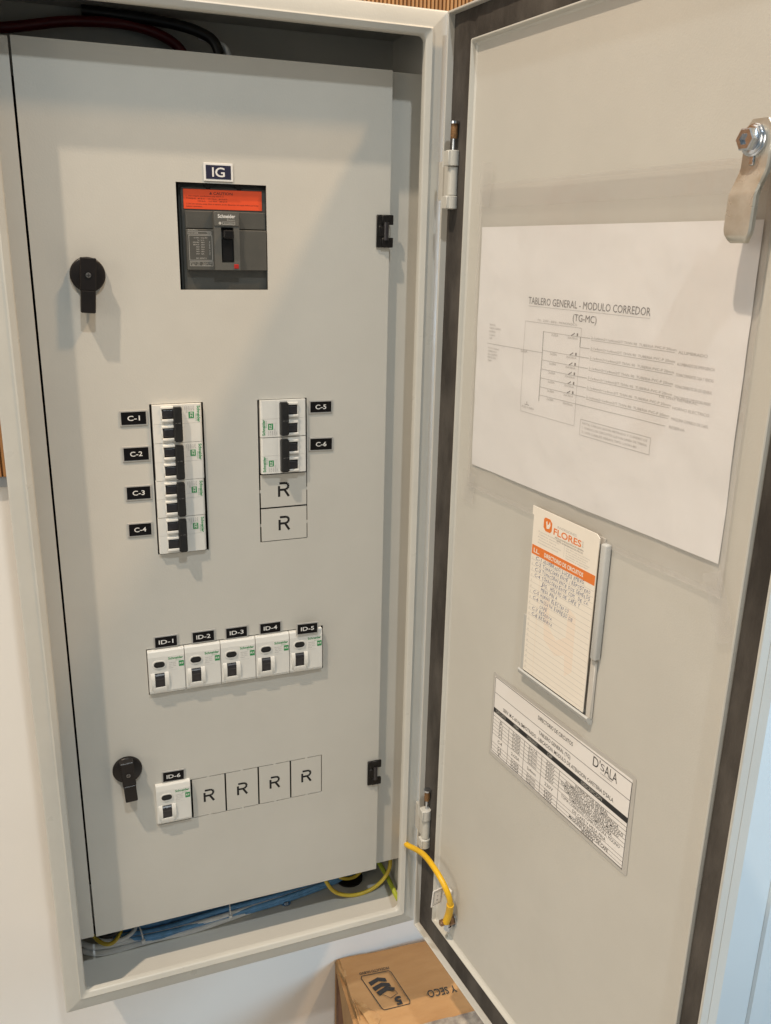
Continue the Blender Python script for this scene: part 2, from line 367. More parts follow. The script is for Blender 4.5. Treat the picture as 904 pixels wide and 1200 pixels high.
def knob(cx, cz, ang, rz):
    b = MB()
    b.lathe((cx, 0, cz), [(14.7, -.1), (14.7, -2.2), (14.2, -3.4), (13.5, -3.9)], 'knob_plastic', n=40)
    k = b.build('knob', enc, OFF)
    h = MB(); R = Matrix.Rotation(ang, 3, 'Y')
    h.box(cx-6.7, cx+6.5, -12.8, -3.6, cz-13, cz+14.2, 'knob_plastic', .7, rot=R, piv=(cx, 0, cz))
    h.box(cx-6.2, cx+6.0, -13.0, -2.6, cz-31.5, cz-12.5, 'knob_plastic', .8, rot=R, piv=(cx, 0, cz))
    h.build('knob_handle', k)
    for q in h.mats: pass
    sc = MB(); sc.lathe((cx, -12.8, cz), [(2.2, -.05), (2.2, -.5), (1.8, -.6)], 'screw_dark', n=20)
    sc.lathe((cx, -12.8, cz), [(3.2, -.02), (3.2, -.3), (2.8, -.32)], 'black_plastic', n=20)
    sc.box(cx-1.7, cx+1.7, -13.55, -13.35, cz-.3, cz+.3, 'print_black'); sc.box(cx-.3, cx+.3, -13.56, -13.36, cz-1.7, cz+1.7, 'print_black')
    sc.build('screw', k)
    for c in k.children:
        for vtx in c.data.vertices: vtx.co -= Vector(OFF)*S
    return k
knob(43.9, -180.5, math.radians(4), 0); knob(45.1, -670.2, math.radians(-3), 0)

def inner_hinge(x0, x1, z0, z1):
    b = MB()
    b.box(x0, x1-5.5, -2.2, -.1, z0, z1, 'black_plastic', .5)
    b.box(x0+5, x1, -3.2, -.1, z1-9, z1, 'black_plastic', .6); b.box(x0+5, x1, -3.2, -.1, z0, z0+9, 'black_plastic', .6)
    b.lathe((x1-7.2, -2.6, (z0+z1)/2), [(2.6, -8.2), (2.6, 8.2)], 'smoke_plastic', 'z', 14)
    b.box(x0+1.5, x1-9, -3.4, -2.2, z0+10, z1-10, 'black_plastic', .5)
    b.build('inner_hinge', enc, OFF)
inner_hinge(307.2, 323.6, -153.8, -124.2); inner_hinge(307.4, 323.6, -748.6, -717.4)
# hex screws on the cabinet floor
for sx, sy in ((106.5, 48), (220.4, 46)):
    b = MB(); b.lathe((sx, sy, EZ0+1.6), [(6.2, 0), (6.2, 1.2), (5.6, 1.4)], 'zinc_bright', 'z', 20); b.lathe((sx, sy, EZ0+1.6), [(4.2, 1.3), (4.2, 4.2), (3.6, 4.6)], 'zinc_bright', 'z', 6)
    b.build('floor_screw', enc, OFF)
b = MB(); b.lathe((308, 62, EZ0+1.6), [(17, 0), (17, 2.5), (14, 3.5)], 'black_plastic', 'z', 28); b.build('cable_grommet', enc, OFF)

# outer door -------------------------------------------------------
DX0, DX1, DZ0, DZ1 = -66.2, 341.5, -923.0, 42.2
b = MB()
b.box(DX0, DX1, .02, 10, DZ0, DZ1, 'powder_coat', .6)
od = b.build('outer_door', enc); od.location = (Vector(DOOR_O)-Vector(OFF))*S; od.rotation_euler = (0, 0, DOOR_ANG)
b = MB(); ring_sweep(b, [(0, -.1), (0, -7.4), (.5, -8), (1.5, -8), (2, -7.4), (2, -.1)], 'powder_coat', DX0, DX1, DZ0, DZ1, lambda o: 1.0)
b.build('return_flange', od)
b = MB()
ring_sweep(b, [(0, 0), (0, -4.6), (.5, -5.2), (1.3, -5.2), (1.9, -4.4), (2.6, -1.2), (4.2, 0)], 'powder_coat_shiny', -30.6, 319.4, -889.0, 15.4, lambda o: 1.2 if o < 1 else 2.5)
b.build('stiffening_lip', od)
b = MB()
g = [(0.2, 0), (0.2, -1.9), (1, -2.5), (9, -2.9), (17, -2.7), (26.5, -2.5), (27.3, -1.9), (27.3, 0)]
# foam strips laid one per side, butted at the corners
x0, x1, z0, z1 = DX0+2.1, DX1-2.1, DZ0+2.1, DZ1-2.1; ix0, ix1, iz0, iz1 = -31, 319.8, -889.4, 15.8
def strip(a, c, d, e, name):
    b = MB(); bm = bmesh.new(); nx = max(2, int((c-a)/7)); nz = max(2, int((e-d)/7)); vs = []; fs = []
    for i in range(nx+1):
        for j in range(nz+1):
            X = a+(c-a)*i/nx; Z = d+(e-d)*j/nz; ed = (i in (0, nx)) or (j in (0, nz))
            vs.append((X, -1.3 if ed else -2.5-.55*mnoise.noise(Vector((X*.05, Z*.03, 3))), Z))
    for i in range(nx):
        for j in range(nz): k = i*(nz+1)+j; fs.append((k, k+nz+1, k+nz+2, k+1))
    bm.free(); b.add(vs, fs, 'gasket_foam', True)
    q = [(a, c, d, e)][0]; b.add([(a, -1.3, d), (c, -1.3, d), (c, -1.3, e), (a, -1.3, e), (a, 0, d), (c, 0, d), (c, 0, e), (a, 0, e)], [(0, 4, 5, 1), (1, 5, 6, 2), (2, 6, 7, 3), (3, 7, 4, 0)], 'gasket_foam')
    b.build(name, od)
strip(x0, ix0, z0, z1, 'foam_gasket'); strip(ix1, x1, z0, z1, 'foam_gasket'); strip(ix0+.15, ix1-.15, iz1, z1, 'foam_gasket'); strip(ix0+.15, ix1-.15, z0, iz0, 'foam_gasket')

# cam latch near the free edge
b = MB()
b.prism([(300.5, -78), (311, -66), (322, -64), (331, -70), (334, -90), (331, -108), (318, -114), (305, -108)], -14, -.1, 'zinc_bright', 'y')
b.lathe((320, -14, -92), [(9, -.1), (9, -9), (8, -10)], 'zinc_bright', 'y', 6)
b.lathe((306, -10, -90), [(8, 0), (8, -6)], 'zinc_bright', 'y', 20)
lt = b.build('cam_latch', od)
b = MB()
# bent lever: outline in (y,z) swept over its width, wide rounded head at the bolt
def lever():
    prof = [(-16.5, -79, 6), (-16.5, -82, 8.6), (-16.5, -86, 9.8), (-16.5, -104, 9.6), (-17.3, -106.5, 9.6), (-22.4, -117, 9.6), (-23.2, -119.5, 9.8), (-23.6, -137, 9.8), (-23.4, -140, 9.0), (-22.6, -143.2, 6.6), (-21.6, -144.4, 5.4)]
    vs = []; fs = []; cx = 294.5
    for i, (y, z, hw) in enumerate(prof):
        c2 = cx + (.6 if z > -104 else 0)
        for dx, dy in ((-hw, 0), (-hw+.9, -1.1), (hw-.9, -1.1), (hw, 0), (hw, 2.4), (-hw, 2.4)): vs.append((c2+dx, y+dy, z))
    n = 6
    for i in range(len(prof)-1):
        for k in range(n): fs.append((i*n+k, i*n+(k+1) % n, (i+1)*n+(k+1) % n, (i+1)*n+k))
    fs.append(tuple(range(n))); fs.append(tuple((len(prof)-1)*n+k for k in range(n)))
    b.add(vs, fs, 'zinc_yellow', True)
lever(); b.build('latch_lever', od)
b = MB()
b.lathe((293.2, -17.6, -90), [(8.6, 0), (8.6, -1.6), (8.0, -2)], 'zinc_bright', 'y', 26)
b.lathe((293.2, -19.6, -90), [(7.6, 0), (7.6, -1.1), (6.8, -1.6)], 'zinc_bright', 'y', 26)
b.lathe((293.2, -20.6, -90), [(6.4, 0), (6.4, -5.0), (5.6, -5.6), (3.2, -5.6), (3.0, -3.4)], 'zinc_bright', 'y', 6)
b.box(291.6, 294.8, -18.6, -17.7, -103, -97, 'zinc_bright', .4)
b.build('latch_bolt', od)
# earth stud
b = MB()
b.lathe((6.5, 0, -858), [(8, -.1), (8, -1.8)], 'zinc_bright', 'y', 20); b.lathe((6.5, -1.9, -858), [(6.4, 0), (6.4, -4.6)], 'brass', 'y', 6); b.lathe((6.5, -6, -858), [(3.6, 0), (3.6, -10), (2.6, -11)], 'brass', 'y', 16)
b.build('earth_stud', od)
# hinges at the cabinet edge
def hinge(zt, zb, pin_top, tilt):
    hx, hy = 355.6, -60.0
    b = MB(); b.box(355.2, 357.6, hy+1, -33, zb+8, zt-8, 'powder_coat', .2)
    hh = b.build('door_hinge', enc, OFF)
    for z0, z1, r in ((zt-13, zt, 6.0), (zt-37.4, zt-13.4, 4.6), (zb, zt-37.8, 6.0)):
        k = MB(); dx = 1.0 if r < 5 else 0; k.lathe((hx+dx, hy, 0), [(r-.6, z0), (r, z0+.5), (r, z1-.5), (r-.6, z1)], 'powder_coat_shiny', 'z', 20)
        if r > 5: k.box(hx-6, hx-1, hy-4.8, hy+5, z0+.3, z1-.3, 'powder_coat_shiny', .4)
        k.build('knuckle', hh, OFF)
    p = MB(); p.lathe((hx+1, hy, 0), [(1.6, zt-2), (1.6, pin_top-12)], 'zinc_bright', 'z', 14)
    p.lathe((hx+1, hy, 0), [(2.9, pin_top-14), (3.2, pin_top-12), (3.0, pin_top-2)], 'rust', 'z', 14); p.lathe((hx+1, hy, 0), [(4.2, pin_top-2), (4.2, pin_top)], 'zinc_bright', 'z', 16)
    p.build('pin', hh, OFF)
    for c in list(hh.children): pass
hinge(-70.2, -119.1, -46.5, 0); hinge(-751.4, -800.9, -726.4, 0)

# ------------------------------------------------------------------ moulded-case main breaker
mb = thing('moulded_case_breaker', 'grey moulded-case main breaker with orange caution label in the topmost cut-out', 'main breaker', (162, 0, -193))
o_ = (162, 0, -193)
b = MB()
b.box(124.6, 206, 8, 60, -205, -90, 'grey_plastic', .6)
b.box(126.2, 203, 4.6, 9, -199, -105.8, 'grey_plastic', .8)
b.prism([(124.9, -90), (124.9, -104.4), (147.2, -104.4), (148.8, -107.4), (152.2, -107.4), (153.8, -104.4), (174.6, -104.4), (176.2, -107.4), (179.8, -107.4), (181.4, -104.4), (206, -104.4), (206, -90)], 4.4, 9, 'dark_gap')
b.build('case', mb, o_)
b = MB(); b.box(129.5, 200.8, 1.6, 4.7, -140.6, -125.8, 'grey_plastic', .5); b.build('upper_cover', mb, o_)
b = MB(); b.box(129.2, 201, -.6, 4.7, -176.2, -141.2, 'grey_plastic', .6); b.box(176, 201.1, .2, 4.5, -175.9, -170.6, 'grey_plastic_light', .4); b.build('lower_cover', mb, o_)
b = MB()
sheet(b, 153.0, 175.6, -175.6, -125.6, -3.6, 4.2, [(159.2, 170.4, -169.2, -139.0)], 'grey_plastic_light')
b.box(153.2, 175.4, -4.3, -3.65, -138.0, -126.0, 'grey_plastic_light', .3)
b.text('Schneider', 164.4, -131.2, 15.5, 2.9, 'print_white', -4.38, bold=.02, align='c'); b.text('Electric', 168.3, -133.6, 7, 1.3, 'print_light', -4.38, align='c')
b.frame(160.6, 171.6, -136.8, -134.6, .3, 'print_light', -4.38); b.text('EasyPact', 166.2, -136.3, 8.5, 1.0, 'print_light', -4.38, align='c')
b.lathe((158.4, -4.3, -135.7), [(1.2, -.02), (1.2, -.1)], 'print_light', 'y', 14)
b.build('toggle_housing', mb, o_)
b = MB(); b.box(159, 170.6, 1.2, 2.2, -169.4, -138.8, 'dark_gap'); b.box(160.6, 169.6, -9.5, 1.1, -148.5, -141.5, 'black_plastic', .9); b.box(159.9, 170, -2.6, 1.15, -168, -149, 'black_plastic', .4)
b.build('toggle', mb, o_)
b = MB(); b.box(169.9, 174.2, -4.2, -3.65, -174.4, -170.6, 'red_plastic', .3); b.build('trip_button', mb, o_)
b = MB(); b.box(128.6, 198.4, 4.1, 4.55, -124.3, -107.6, 'orange_label', .15)
y = 4.04
b.text('CAUTION', 155, -111.8, 17, 2.1, 'print_red_dark', y, bold=.02)
b.add([(151.3, y, -111.8), (153.9, y, -111.8), (152.6, y, -109.5)], [(0, 1, 2)], 'print_red_dark')
for t, xx, z, w in (('1. Use copper conductors only 60/75 C', 131, -113.8, 33), ('TORQUE   80 lb-in    10.0 N.m    #14-#10', 131, -116.0, 36), ('120 lb-in    14.0 N.m    #8-#1/0', 141, -118.0, 26), ('2. Do not remove cover. Risk of electric shock: disconnect all supply before servicing', 131, -120.4, 64), ('before operation.', 131, -122.5, 14)):
    b.text(t, xx, z, w, 1.05, 'print_red_dark', y, bold=.01)
b.build('caution_label', mb, o_)
b = MB(); y = -.68
b.frame(130.6, 150.8, -145.4, -143.2, .28, 'print_light', y); b.text('EasyPact', 131, -142.4, 8, 1.1, 'print_light', y); b.text('CVS100B', 131.4, -144.9, 8, 1.1, 'print_light', y); b.text('TM', 147, -144.9, 3, 1.1, 'print_light', y)
b.frame(131.2, 151.4, -167.5, -146.4, .28, 'print_light', y)
for k, (l, r) in enumerate((('Ui 690V', 'Uimp 8kV'), ('Icu', 'Ics %'), ('220/240V', '40kA'), ('380/415V', '25kA'), ('440V', '20kA'), ('480V', '12kA'), ('550V', '10kA'), ('690V', '5kA'))):
    z = -148.9-k*1.95; b.text(l, 140.2, z, None, 1.0, 'print_light', y, align='r'); b.text(r, 141.6, z, None, 1.0, 'print_light', y)
b.text('IEC 60947-2', 141.5, -166.3, 9, 1.0, 'print_light', y, align='c'); b.text('Cat A  50/60 Hz', 149.6, -163, 12, .9, 'print_light', y, rot=90)
b.frame(131.4, 151.6, -172.4, -168.6, .28, 'print_light', y); b.text('Alarm  SD', 132, -170.3, 8, .9, 'print_light', y); b.text('Switch OF', 142.6, -170.3, 8, .9, 'print_light', y); b.text('MN   MX', 133, -172, 7, .9, 'print_light', y); b.text('440V max', 142, -172, 8, .9, 'print_light', y)
b.build('rating_print', mb, o_)

# ------------------------------------------------------------------ two-pole breakers
YK = 0.62
def breaker(label, cx, cz):
    t = thing('circuit_breaker', label, 'circuit breaker', (cx, 0, cz), group='two-pole circuit breakers in the two upper cut-outs')
    for s in (1, -1):
        b = MB(); z0, z1 = (0.08, 17.85) if s > 0 else (-17.85, -0.08)
        # body in profile (x, y): steps up to the toggle ridge
        pr = [(-22.4, 30), (-22.4, -5.2), (-21.8, -5.9), (-3.2, -6.2), (-3.2, -6.9), (4.8, -6.9), (5.2, -6.3), (20.6, -5.9), (21.6, -5.2), (22.4, -3.4), (22.4, 30)]
        b.prism(pr, z0, z1, 'white_plastic', 'z')
        b.build('pole_module', t, yk=YK)
        zt = z1
        w = MB()
        w.box(-14.2, -2.6, -6.5, -6.0, zt-13.0, zt-3.2, 'black_plastic')            # raised black plate painting the shaded recess round the lever
        w.box(-13.2, -2.5, -8.2, -6.4, zt-11.6, zt-4.6, 'smoke_plastic', .5)
        w.build('toggle_lever', t, yk=YK)
        c = MB()
        c.box(-14.9, -3.6, -9.8, -6.15, zt-3.5, zt-1.3, 'ivory_plastic', .6, 2); c.box(-14.5, -3.6, -9.8, -6.15, zt-15.4, zt-13.1, 'ivory_plastic', .6, 2)
        c.box(-15.3, -13.8, -7.2, -6.15, zt-13.2, zt-3.4, 'ivory_plastic', .3)
        c.build('toggle_cheek', t, yk=YK)
    b = MB()
    b.prism([(-4.2, -6.95), (-4.2, -14.6), (-3.0, -16.2), (2.2, -16.2), (3.5, -15.0), (3.9, -6.95)], -15.4, 15.2, 'toggle_plastic', 'z')
    b.prism([(-3.4, -6.95), (-3.2, -13.6), (-2.4, -15.0), (1.8, -15.0), (2.9, -13.8), (3.2, -6.95)], -16.3, 16.1, 'toggle_plastic', 'z')
    b.text('O - OFF', -.3, 1.2, 4.6, .6, 'print_grey', -16.26, align='c')
    b.build('toggle_bar', t, yk=YK)
    b = MB()
    b.text('Schneider', 18.2, 16.0, 15.6, 2.7, 'print_green', -6.02, bold=.03, rot=-90)
    b.text('Electric', 16.6, 8.5, 7, 1.2, 'print_green', -6.10, rot=-90)
    b.box(10.2, 15.2, -6.32, -6.12, 0.6+4.0, 6.6+4.0, 'print_green', .05)
    b.text('EZ', 11.6, 9.9, 4.6, 2.4, 'white_plastic', -6.36, bold=.02, rot=-90)
    for k, s in enumerate(('Easy9', 'C20', '6000', 'EZ9F56220', '230V~')): b.text(s, 14.4-k*2.0, 16.0, None if k == 3 else 4.2, .95, 'print_grey', -6.3, rot=-90)
    b.line(7.9, 4.4, 7.9, 17, .12, 'print_faint', -6.28); b.line(5.6, 4.2, 17.5, 4.2, .12, 'print_faint', -6.28)
    b.build('front_print', t, yk=YK)
    return t
br = breaker('topmost of the four breakers in the left column, beside tag C-1', 113.0, -313.4)
for lab, x, z, flip in (('second breaker down in the left column, beside tag C-2', 113.1, -349.5, 0), ('third breaker down in the left column, beside tag C-3', 112.6, -385.6, 0),
                        ('bottom breaker of the left column beside tag C-4, set slightly apart by a dark line', 112.4, -421.9, 0),
                        ('upper of the two turned breakers with print on their left, beside tag C-5', 213.4, -313.6, 1), ('lower of the two turned breakers with print on their left, beside tag C-6', 213.5, -350.1, 1)):
    c = copy_tree(br); c['label'] = lab; c.location = Vector((x, 0, z))*S
    if flip: c.rotation_euler = (0, math.pi, 0)

# ------------------------------------------------------------------ residual current devices
def rcd(label, x, z):
    """origin at the lower left corner of the front"""
    t = thing('residual_current_device', label, 'differential switch', (x, 0, z), group='differential switches with test button and toggle')
    b = MB()
    pr = [(30, 47.6), (-5.0, 47.6), (-6.6, 46.2), (-8, 41), (-8, 3.4), (-6.6, .9), (-4.6, 0), (30, 0)]
    b.prism(pr, .15, 35.65, 'white_plastic', 'x')
    b.box(19.0, 35.3, -8.35, -7.9, 3.2, 41.3, 'white_plastic', .3)
    b.build('housing', t, yk=YK)
    b = MB(); b.box(4.4, 17.2, -8.7, -8.02, 27.6, 38.6, 'ivory_plastic', 3, 3) if False else None
    n = 10; pts = []
    for k in range(2*n+2):
        a = math.radians(-90+180*k/n) if k <= n else math.radians(90+180*(k-n-1)/n)
        cxx = 13.2 if k <= n else 8.4; pts.append((cxx+4.2*math.cos(a), 32.8+4.2*math.sin(a)))
    b.prism([(p[0], p[1]) for p in pts], -8.9, -8.02, 'ivory_plastic')
    b.prism([(10.8+(p[0]-10.8)*.82, 32.8+(p[1]-32.8)*.74) for p in pts], -9.0, -8.1, 'dark_gap')
    b.prism([(10.8+(p[0]-10.8)*.78, 33.6+(p[1]-32.8)*.58) for p in pts], -10.2, -8.9, 'toggle_plastic')
    b.build('test_button', t, yk=YK)
    b = MB()
    for xa, xb in ((1.9, 5.8), (15.4, 19.6)):
        yz = [(-8.02, 24.0), (-9.8, 22.6), (-11.0, 17.5), (-10.8, 12.6), (-9.8, 7.4), (-8.02, 4.8)]
        b.prism(yz, xa, xb, 'ivory_plastic', 'x', True)
    b.prism([(-8.02, 8.4), (-10.0, 8.0), (-9.8, 3.6), (-8.02, 1.8)], 4.2, 17, 'ivory_plastic', 'x')
    b.build('toggle_cheek', t, yk=YK)
    b = MB(); b.box(5.85, 15.35, -8.6, -8.05, 8.5, 23.2, 'dark_gap')
    b.prism([(-8.6, 22.4), (-10.6, 21.2), (-11.2, 18.2), (-10.2, 16.5), (-9.6, 9.2), (-8.6, 8.8)], 6.2, 15.0, 'smoke_plastic', 'x')
    b.build('toggle', t, yk=YK)
    b = MB()
    b.text('Schneider', 19.8, 37.0, 14.6, 2.5, 'print_green', -8.42, bold=.03); b.text('Electric', 27, 35.0, 5, .9, 'print_green', -8.42)
    b.box(29.9, 34.9, -8.62, -8.4, 28.4, 34.4, 'print_green', .05); b.text('R9', 32.4, 30.4, 3.6, 2.2, 'white_plastic', -8.66, align='c', bold=.02)
    for k, s in enumerate(('EZ9R36225', '25A  30mA', '240V~ 50Hz', 'Easy9')): b.text(s, 20.2, 33.0-k*1.9, 7.2 if k != 3 else 4, .8, 'print_grey', -8.42)
    b.line(20, 25.4, 29, 25.4, .12, 'print_faint', -8.41); b.text('TEST', 10.8, 26.6, 4, .8, 'print_grey', -8.06, align='c')
    b.build('front_print', t, yk=YK)
    return t
r0 = rcd('leftmost of the five differential switches in the middle row, under tag ID-1', 72.0, -588.4)
for k, lab in enumerate(('second differential switch in the middle row, under tag ID-2', 'centre differential switch of the middle row, under tag ID-3', 'fourth differential switch in the middle row, under tag ID-4', 'rightmost differential switch of the middle row, under tag ID-5')):
    c = copy_tree(r0); c['label'] = lab; c.location = Vector((72.0+36.1*(k+1), 0, -588.4))*S
c = copy_tree(r0); c['label'] = 'lone differential switch under tag ID-6, left of four blank R squares'; c.location = Vector((71.2, 0, -742.3))*S

# ------------------------------------------------------------------ engraved tags
def ptag(text, x0, x1, z0, z1, label, face='tag_black', edge='tag_silver', border=1.3, tm='print_white', hh=5.0, ww=None, rot=0):
    cx, cz = (x0+x1)/2, (z0+z1)/2; w, h = (x1-x0)/2, (z1-z0)/2
    t = thing('circuit_tag', label, 'tag', (cx, -6.0 if text == 'ID-5' else 0, cz), (0, rot, 0), group='engraved circuit tags on the inner door')
    b = MB(); b.box(-w, w, -1.0, -.05, -h, h, edge, .2); b.build('tag_plate', t)
    b = MB(); b.box(-w+border, w-border, -1.25, -1.02, -h+border, h-border, face, .08); b.build('tag_face', t)
    b = MB(); b.text(text, 0, -hh/2, ww, hh, tm, -1.29, align='c', bold=.012); b.build('tag_lettering', t)
for n, (x0, x1, z0, z1, r) in {'C-1': (61.8, 86.4, -314.0, -299.8, 0), 'C-2': (62, 86.7, -347.6, -333.2, 0), 'C-3': (62.3, 86.1, -385.0, -370.6, .01), 'C-4': (62.0, 84.9, -421.0, -407.0, .01), 'C-5': (240.1, 264, -311.1, -298.1, 0.01), 'C-6': (239.9, 264.7, -349.0, -335.1, .02)}.items():
    k = int(n[2])
    side = 'left of the left breaker column' if k < 5 else 'right of the two turned breakers'
    ptag(n, x0, x1, z0, z1, f'small black tag reading {n}, {side}', hh=4.3, ww=11.0, rot=r)
for n, (x0, z0, r) in {'ID-1': (79.2, -540.6, 0), 'ID-2': (116.2, -540.6, 0), 'ID-3': (150.0, -541.0, 0), 'ID-4': (185.3, -541.0, 0), 'ID-5': (223.4, -544.7, .02), 'ID-6': (78.7, -695.2, .03)}.items():
    w = {'5': 'above the rightmost switch of the middle row', '6': 'above the lone switch of the bottom row'}.get(n[3], 'above a switch of the middle row')
    ptag(n, x0, x0+23.8, z0+.6, z0+13.9, f'small black tag reading {n} {w}', hh=4.2, ww=14.2, rot=r)
ptag('IG', 146.4, 171.9, -100.9, -86.0, 'dark blue tag reading IG with white edge above the main breaker', 'tag_navy', 'print_white', 1.8, hh=7.4, ww=11.0)

# ------------------------------------------------------------------ cables
def cable(name, label, pts, r, m, group=None, n=10):
    b = MB(); b.tube(pts, r, m, n); o = b.build(name, off=pts[0], loc=pts[0]); tag(o, label, 'cable', group); return o
cable('cable', 'thick red cable curving in the dark gap above the inner door', [(-30, 70, 14), (5.8, 74, 20), (50, 78, 29), (100, 80, 31), (134, 80, 22), (148, 80, 6), (148, 80, -25)], 4.6, 'wire_red')
cable('cable', 'black cable dropping behind the top of the inner door, nearer the middle', [(60, 85, 40), (120, 75, 36), (158, 64, 28), (174, 60, 14), (178, 62, -25)], 4.8, 'wire_black', 'black cables above the inner door')
cable('cable', 'pale cable end beside the black cable above the inner door', [(160, 74, 26), (174, 66, 21), (183, 60, 12), (186, 62, -20)], 2.6, 'wire_pale')
F0 = EZ0+1.8
for k, (dy, dz, r) in enumerate(((45, 4, 3.4), (54, 4, 3.6), (49, 10.5, 3.2), (59, 11, 3.4), (43, 9.5, 2.6))):
    cable('cable', 'thick blue cable lying in the bundle along the cabinet floor', [(18, dy-2, F0+dz), (70, dy-8, F0+dz+1), (140, dy-3, F0+dz+2*math.sin(k)), (220, dy+2, F0+dz), (300, dy+16, F0+dz), (345, dy+30, F0+dz+8)], r, 'wire_blue', 'blue cables bundled on the cabinet floor')
cable('cable', 'pale cable lowest and foremost along the blue bundle on the cabinet floor', [(-16, 47, F0+3), (-2, 38, F0+3), (18, 35.5, F0+3), (60, 37, F0+3.2), (106, 36, F0+3), (160, 42, F0+3), (228, 52, F0+3), (300, 66, F0+4)], 3.3, 'wire_pale', 'pale cables on the cabinet floor')
cable('cable', 'second pale cable just above the lowest one along the blue bundle', [(-18, 54, F0+9), (-6, 43, F0+9), (12, 38.5, F0+9), (40, 38, F0+9.5), (100, 38, F0+9), (160, 42, F0+8.5), (230, 50, F0+8), (300, 64, F0+8)], 3.1, 'wire_pale', 'pale cables on the cabinet floor')
cable('cable', 'short pale cable looping out under the left corner of the inner door', [(46, 60, F0+16), (40, 44, F0+15), (26, 36, F0+15), (10, 38, F0+17), (-8, 52, F0+20)], 2.4, 'wire_pale')
cable('cable', 'short yellow cable peeping out under the left corner of the inner door', [(-6, 54, F0+24), (0, 40, F0+20), (10, 31, F0+18), (20, 34, F0+18), (30, 50, F0+22)], 2.2, 'wire_yellow_dull')
cable('cable', 'black cable behind the small yellow one under the left corner of the inner door', [(-8, 60, F0+26), (4, 42, F0+24), (16, 37, F0+24), (30, 46, F0+26)], 3.2, 'wire_black')
cable('cable', 'yellow-green cable in a wide loop hanging onto the cabinet floor at the right', [(262, 50, -862), (265, 36, -886), (270, 30, -902), (281, 29, -916), (299, 29, -925), (318, 29, -925.5), (335, 30, -920), (347, 30, -907), (352, 32, -890), (350, 42, -862)], 2.4, 'wire_yellow_dull')
cable('cable', 'short yellow cable arching over the black grommet on the cabinet floor', [(280, 72, -905), (292, 57, -917), (308, 53, -920.5), (322, 56, -915), (334, 68, -900)], 2.2, 'wire_yellow_dull')
b = MB(); b.tube([(344, 62, -906), (347, 48, -911), (350.4, 34, -918), (352.6, 12, -926), (353, 4, -927)], 3.0, 'wire_lime', 8); tag(b.build('earth_cable', off=(353, 10, -927), loc=(353, 10, -927)), 'lime green cable lying in the lower right corner of the cabinet', 'cable')
def tie(x, y, z, r, rz=0):
    b = MB(); pts = [(0, r*math.cos(a), r*math.sin(a)*.85) for a in [i*math.pi/8 for i in range(17)]]; b.tube(pts, .9, 'wire_pale', 6, 1)
    b.box(-2, 2, -r-2.2, -r+.6, -1.5, 2.4, 'wire_pale', .4)
    return b.build('cable_tie', loc=(x, y, z), rotz=rz)
tag(tie(47, 43, F0+10, 12, .2), 'white cable tie round the bundle near the left corner of the cabinet floor', 'cable tie')
tag(tie(152, 49, F0+10, 13, -.1), 'pale cable tie round the blue bundle above the floor screw', 'cable tie')

# earth strap to the outer door
b = MB(); sp = [(356.6, 2, -836), (350, -12, -822), (345.2, -33, -815.5), (348.5, -50, -810), (349.5, -70, -802), (349.7, -90, -798), (351.7, -111, -801), (355, -124, -811), (358.4, -126, -825), (360.0, -121.5, -842)]
b.tube(sp, 3.2, 'wire_yellow', 12)
et = thing('earth_strap', 'bright yellow earth wire arching from the cabinet rim to the door stud', 'wire', sp[0])
b.build('wire_jacket', et, sp[0])
R = Matrix.Rotation(DOOR_ANG, 4, 'Z')
def dw(x, h, z): p = R @ Vector((x, -h, 0)) + Vector(DOOR_O); return (p.x, p.y, z)
e1 = dw(8, 12, -842); e2 = dw(8, 11, -848); e3 = dw(7.5, 9, -856)
b = MB(); b.tube([(358.6, -125.8, -827), sp[-1], dw(8.5, 10.5, -857)], 4.1, 'wire_yellow', 12, 4); b.build('lug_sleeve', et, sp[0])
b = MB(); p = Vector(dw(6.5, 8.2, -862)); b.tube([dw(8.5, 9.5, -855), dw(7.5, 8.6, -864)], 3.4, 'zinc_bright', 8, 1); b.tube([dw(7, 7, -864), dw(6.8, 7, -869)], 4.2, 'zinc_bright', 8, 1); b.build('lug', et, sp[0])
# paper flag tied to the strap
fl = thing('wire_flag', 'small white marker flag with black frame tied to the yellow earth wire', 'flag', (348.5, -117, -821), (0, math.radians(6), math.radians(18)))
b = MB(); b.box(-9.5, 6, -.4, .4, -10, 10, 'sticker_paper', .1)
b.frame(-7.6, 4, -8, 8, .5, 'print_black', -.46); b.frame(-6.3, 2.7, -6.4, 6.4, .25, 'print_dim', -.46); b.text('T', -1.8, 0, None, 2.6, 'print_dim', -.46, align='c'); b.text('PE', -1.8, -4.4, None, 2.2, 'print_dim', -.46, align='c'); b.build('flag_sheet', fl)
b = MB(); b.box(6, 16, -.8, .8, -1.6, 1.6, 'ivory_plastic', .4); b.box(11, 18, -3.2, 3, -2.6, 2.6, 'ivory_plastic', 1); b.build('tie', fl)

# ------------------------------------------------------------------ printed sheet in a sleeve on the door
def wavy(b, x0, x1, z0, z1, y, m, amp=.5, n=40, k=0, roll=0.0, thick=0.15):
    nx = n; nz = int(n*abs(z1-z0)/abs(x1-x0))+2; vs = []; fs = []
    for i in range(nx+1):
        for j in range(nz+1):
            X = x0+(x1-x0)*i/nx; Z = z0+(z1-z0)*j/nz
            vs.append((X, y-amp*(.5+mnoise.noise(Vector((X*.014+k, Z*.02, k)))+.35*mnoise.noise(Vector((X*.05+k, Z*.05, k+9)))), Z))
    for i in range(nx):
        for j in range(nz): q = i*(nz+1)+j; fs.append((q, q+nz+1, q+nz+2, q+1))
    b.add(vs, fs, m, True)
def waveY(X, Z, y, amp, k): return y-amp*(.5+mnoise.noise(Vector((X*.014+k, Z*.02, k)))+.35*mnoise.noise(Vector((X*.05+k, Z*.05, k+9))))
